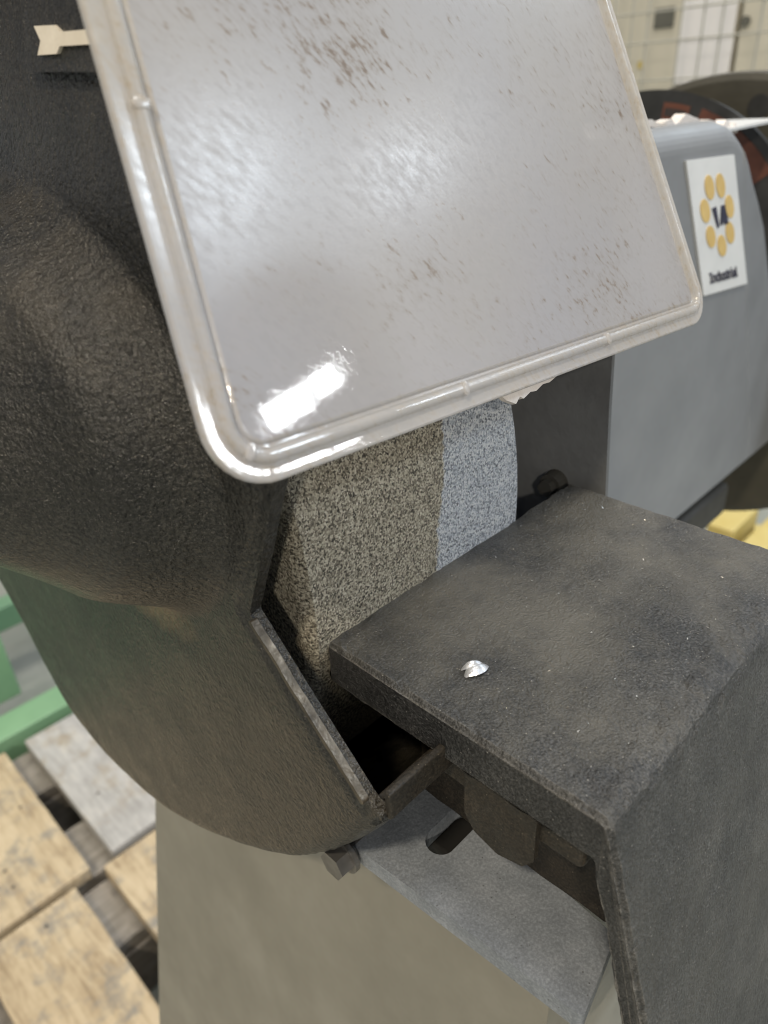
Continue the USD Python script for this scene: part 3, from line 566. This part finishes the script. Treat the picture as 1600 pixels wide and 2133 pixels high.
# ------------------------------------------------------------------ loose bits on the tool rest
cp = atz(993, 1400, -1.0)
leaves = []
for (dx, dy, rot, Lc, wd, curl) in ((0, 0, -.25, .058, .017, .014), (.003, .012, -.55, .050, .010, .018)):
    u = np.linspace(-1, 1, 11)[:, None]; w = np.linspace(-1, 1, 5)[None, :]
    lx = u * Lc / 2 + 0 * w; ly = w * wd * (1 - u ** 2 * .85) + 0 * u; lz = curl * (1 - u ** 2) ** .8 * (1 - .5 * w ** 2)
    P_ = np.stack([lx * math.cos(rot) - ly * math.sin(rot) + dx, lx * math.sin(rot) + ly * math.cos(rot) + dy, lz + .002], -1).reshape(-1, 3) + cp
    ii = np.arange(55).reshape(11, 5); Q_ = np.stack([ii[:-1, :-1], ii[1:, :-1], ii[1:, 1:], ii[:-1, 1:]], -1).reshape(-1, 4)
    leaves.append(trimesh.Trimesh(P_, np.vstack([Q_[:, [0, 1, 2]], Q_[:, [0, 2, 3]]]), process=False))
obj('metal_chip', trimesh.util.concatenate(leaves), 'chip_metal', smooth=50, label='small bright silver curled metal chip lying on the tool rest', cat='metal chip')
parts = []
for i in range(1300):
    x, y = .80 + .88 * RNG.random(), .34 + .62 * RNG.random()
    if RNG.random() > .35 + .65 * meshkit.noise(np.array([x * 7, y * 7, 0.]), 3): continue
    s = .0007 + .0013 * RNG.random() ** 4
    p = RNG.normal(size=(4, 3)) * s; p[:, 2] *= .6
    parts.append(trimesh.Trimesh(p + [x, y, -.9985 + s * .4], [[0, 1, 2], [0, 2, 3], [0, 3, 1], [1, 3, 2]], process=False))
fl = trimesh.util.concatenate(parts); 
obj('metal_filings', fl, 'filing_metal', smooth=False, label='glinting metal filings scattered over the tool rest', cat='filings', kind='stuff')

# ------------------------------------------------------------------ pallets on the floor to the left
ZP = -8.0
def pallet(label, y0, y1, xs_planks, mats, group='wooden pallets on the floor'):
    t = thing('wooden_pallet', label, 'pallet', group)
    for (a, b), m in zip(xs_planks, mats):
        pk = obj('plank', rbox((a, y0, ZP - .20), (b, y1, ZP), .02, 2, .012, 4, .25), m, t)
        for yy in (y0 + .25, y0 + .9, (y0 + y1) / 2, y1 - .35):
            for fx in (.28, .72):
                if RNG.random() < .6:
                    xx = a + (b - a) * (fx + .3 * (RNG.random() - .5)); y_ = yy + .4 * (RNG.random() - .5)
                    obj('nail', cyl((xx, y_, ZP - .02), (xx, y_, ZP + .008), .022, n=8), 'nail_steel', pk)
    lo, hi = min(a for a, b in xs_planks), max(b for a, b in xs_planks)
    for y_ in (y0 + .02, y1 - .92):
        obj('crossboard', rbox((lo, y_, ZP - .42), (hi, y_ + .9, ZP - .205), .02, 2), 'wood_brown', t)
    for y_ in (y0 + .05, y1 - .95):
        for x_ in (lo + .1, (lo + hi) / 2 - .5, hi - 1.1):
            obj('block', rbox((x_, y_, FLOOR + .02), (x_ + 1.0, y_ + .85, ZP - .425), .02, 1), 'wood_brown', t)
pallet('worn wooden pallet at left bottom, nearer the camera', 3.2, 6.72, [(-1.5, -.35), (-.12, 1.0), (1.36, 2.6), (2.9, 4.1)], ['wood_fresh', 'wood_fresh', 'wood_fresh', 'wood_grey'])
pallet('wooden pallet with a greyed plank, farther back beside the green frame', 6.83, 9.55, [(-1.2, -.1), (.06, 1.24), (1.53, 2.75), (3.0, 4.2)], ['wood_fresh', 'wood_fresh', 'wood_grey', 'wood_grey'])
# green machine frame behind the pallets
gf = thing('green_machine_frame', 'green painted steel machine frame on the floor behind the pallets', 'machine frame')
obj('base_beam', rbox((-2, 9.75, -8.45), (5, 10.3, -7.95), .03, 2), 'green_paint', gf)
obj('side_panel', rbox((-1.5, 11.0, -8.3), (2.0, 11.2, -1), .03, 2), 'green_paint', gf)
obj('back_beam', rbox((-2, 13.2, -8.45), (6, 13.6, -7.95), .03, 2), 'green_paint', gf)

# ------------------------------------------------------------------ yellow blocks on the floor to the right
yb = thing('yellow_block_stack', 'bright yellow stepped blocks on the floor right of the motor', 'blocks')
for lo, hi in (((13.9, 4.15, -8.7), (15.3, 4.7, -8.0)), ((13.6, 3.45, -8.8), (14.6, 3.95, -8.15)), ((14.8, 3.2, -8.9), (15.9, 4.0, -8.3)), ((13.2, 2.6, -8.9), (14.5, 3.3, -8.45)), ((12.9, 2.5, -9.28), (16.2, 4.9, -8.92))):
    obj('block', rbox(lo, hi, .05, 2), 'yellow_paint', yb)

# ------------------------------------------------------------------ cabinets and wire mesh far behind
XW = 25.0
seam = atx(1536, 40, XW)[1]
def cabinet(label, ya, yb_):
    t = thing('cream_cabinet', label, 'cabinet', None)
    obj('carcass', rbox((XW + .15, ya, FLOOR), (XW + 5, yb_, 7.5), .03), 'cream_paint', t)
    obj('door', rbox((XW, ya + .06, FLOOR + .6), (XW + .14, yb_ - .06, 7.3), .05, 2), 'cream_paint', t)
    return t
c1 = cabinet('cream steel cabinet with a dark square vent', seam + .05, seam + 4.6)
c2 = cabinet('cream steel cabinet with a small round lock, at the right edge', seam - 4.5, seam - .05)
vq = [atx(*p, XW) for p in [(1367, 18), (1403, 56)]]
obj('vent', rbox((XW - .06, vq[1][1], vq[1][2]), (XW + .05, vq[0][1], vq[0][2]), .02), 'vent_dark', c1)
lq = atx(1555, 44, XW); obj('lock', cyl((XW - .12, *lq[1:]), (XW + .05, *lq[1:]), .13, n=16), 'vent_dark', c2)
yq = atx(1335, 135, XW); obj('yellow_dot', cyl((XW - .03, *yq[1:]), (XW + .05, *yq[1:]), .11, n=16), 'yellow_paint', c1)
for i, (a, b, lab) in enumerate((((1424, 2), (1528, 78), 'white paper sheet on the cream cabinet, upper'), ((1412, 90), (1516, 168), 'white paper sheet on the cream cabinet, lower'))):
    pa, pb = atx(*a, XW), atx(*b, XW)
    obj('paper_sheet', rbox((XW - .05, pb[1], pb[2]), (XW - .015, pa[1], pa[2]), .005, 1), 'white_paper', label=lab, cat='paper')
wp = thing('wire_mesh_panel', 'thin grey wire mesh partition in front of the cream cabinets', 'wire mesh')
XM = 22.0
for px in (1240, 1278, 1315, 1348, 1417, 1463, 1502, 1582, 1622):
    q = atx(px, 60, XM); obj('wire', wire((XM, q[1], -2), (XM, q[1], 5), .028), 'mesh_wire', wp)
for py in (14, 80, 162, 240):
    q = atx(1450, py, XM); obj('wire', wire((XM - .05, 3, q[2]), (XM - .05, 22, q[2]), .028), 'mesh_wire', wp)
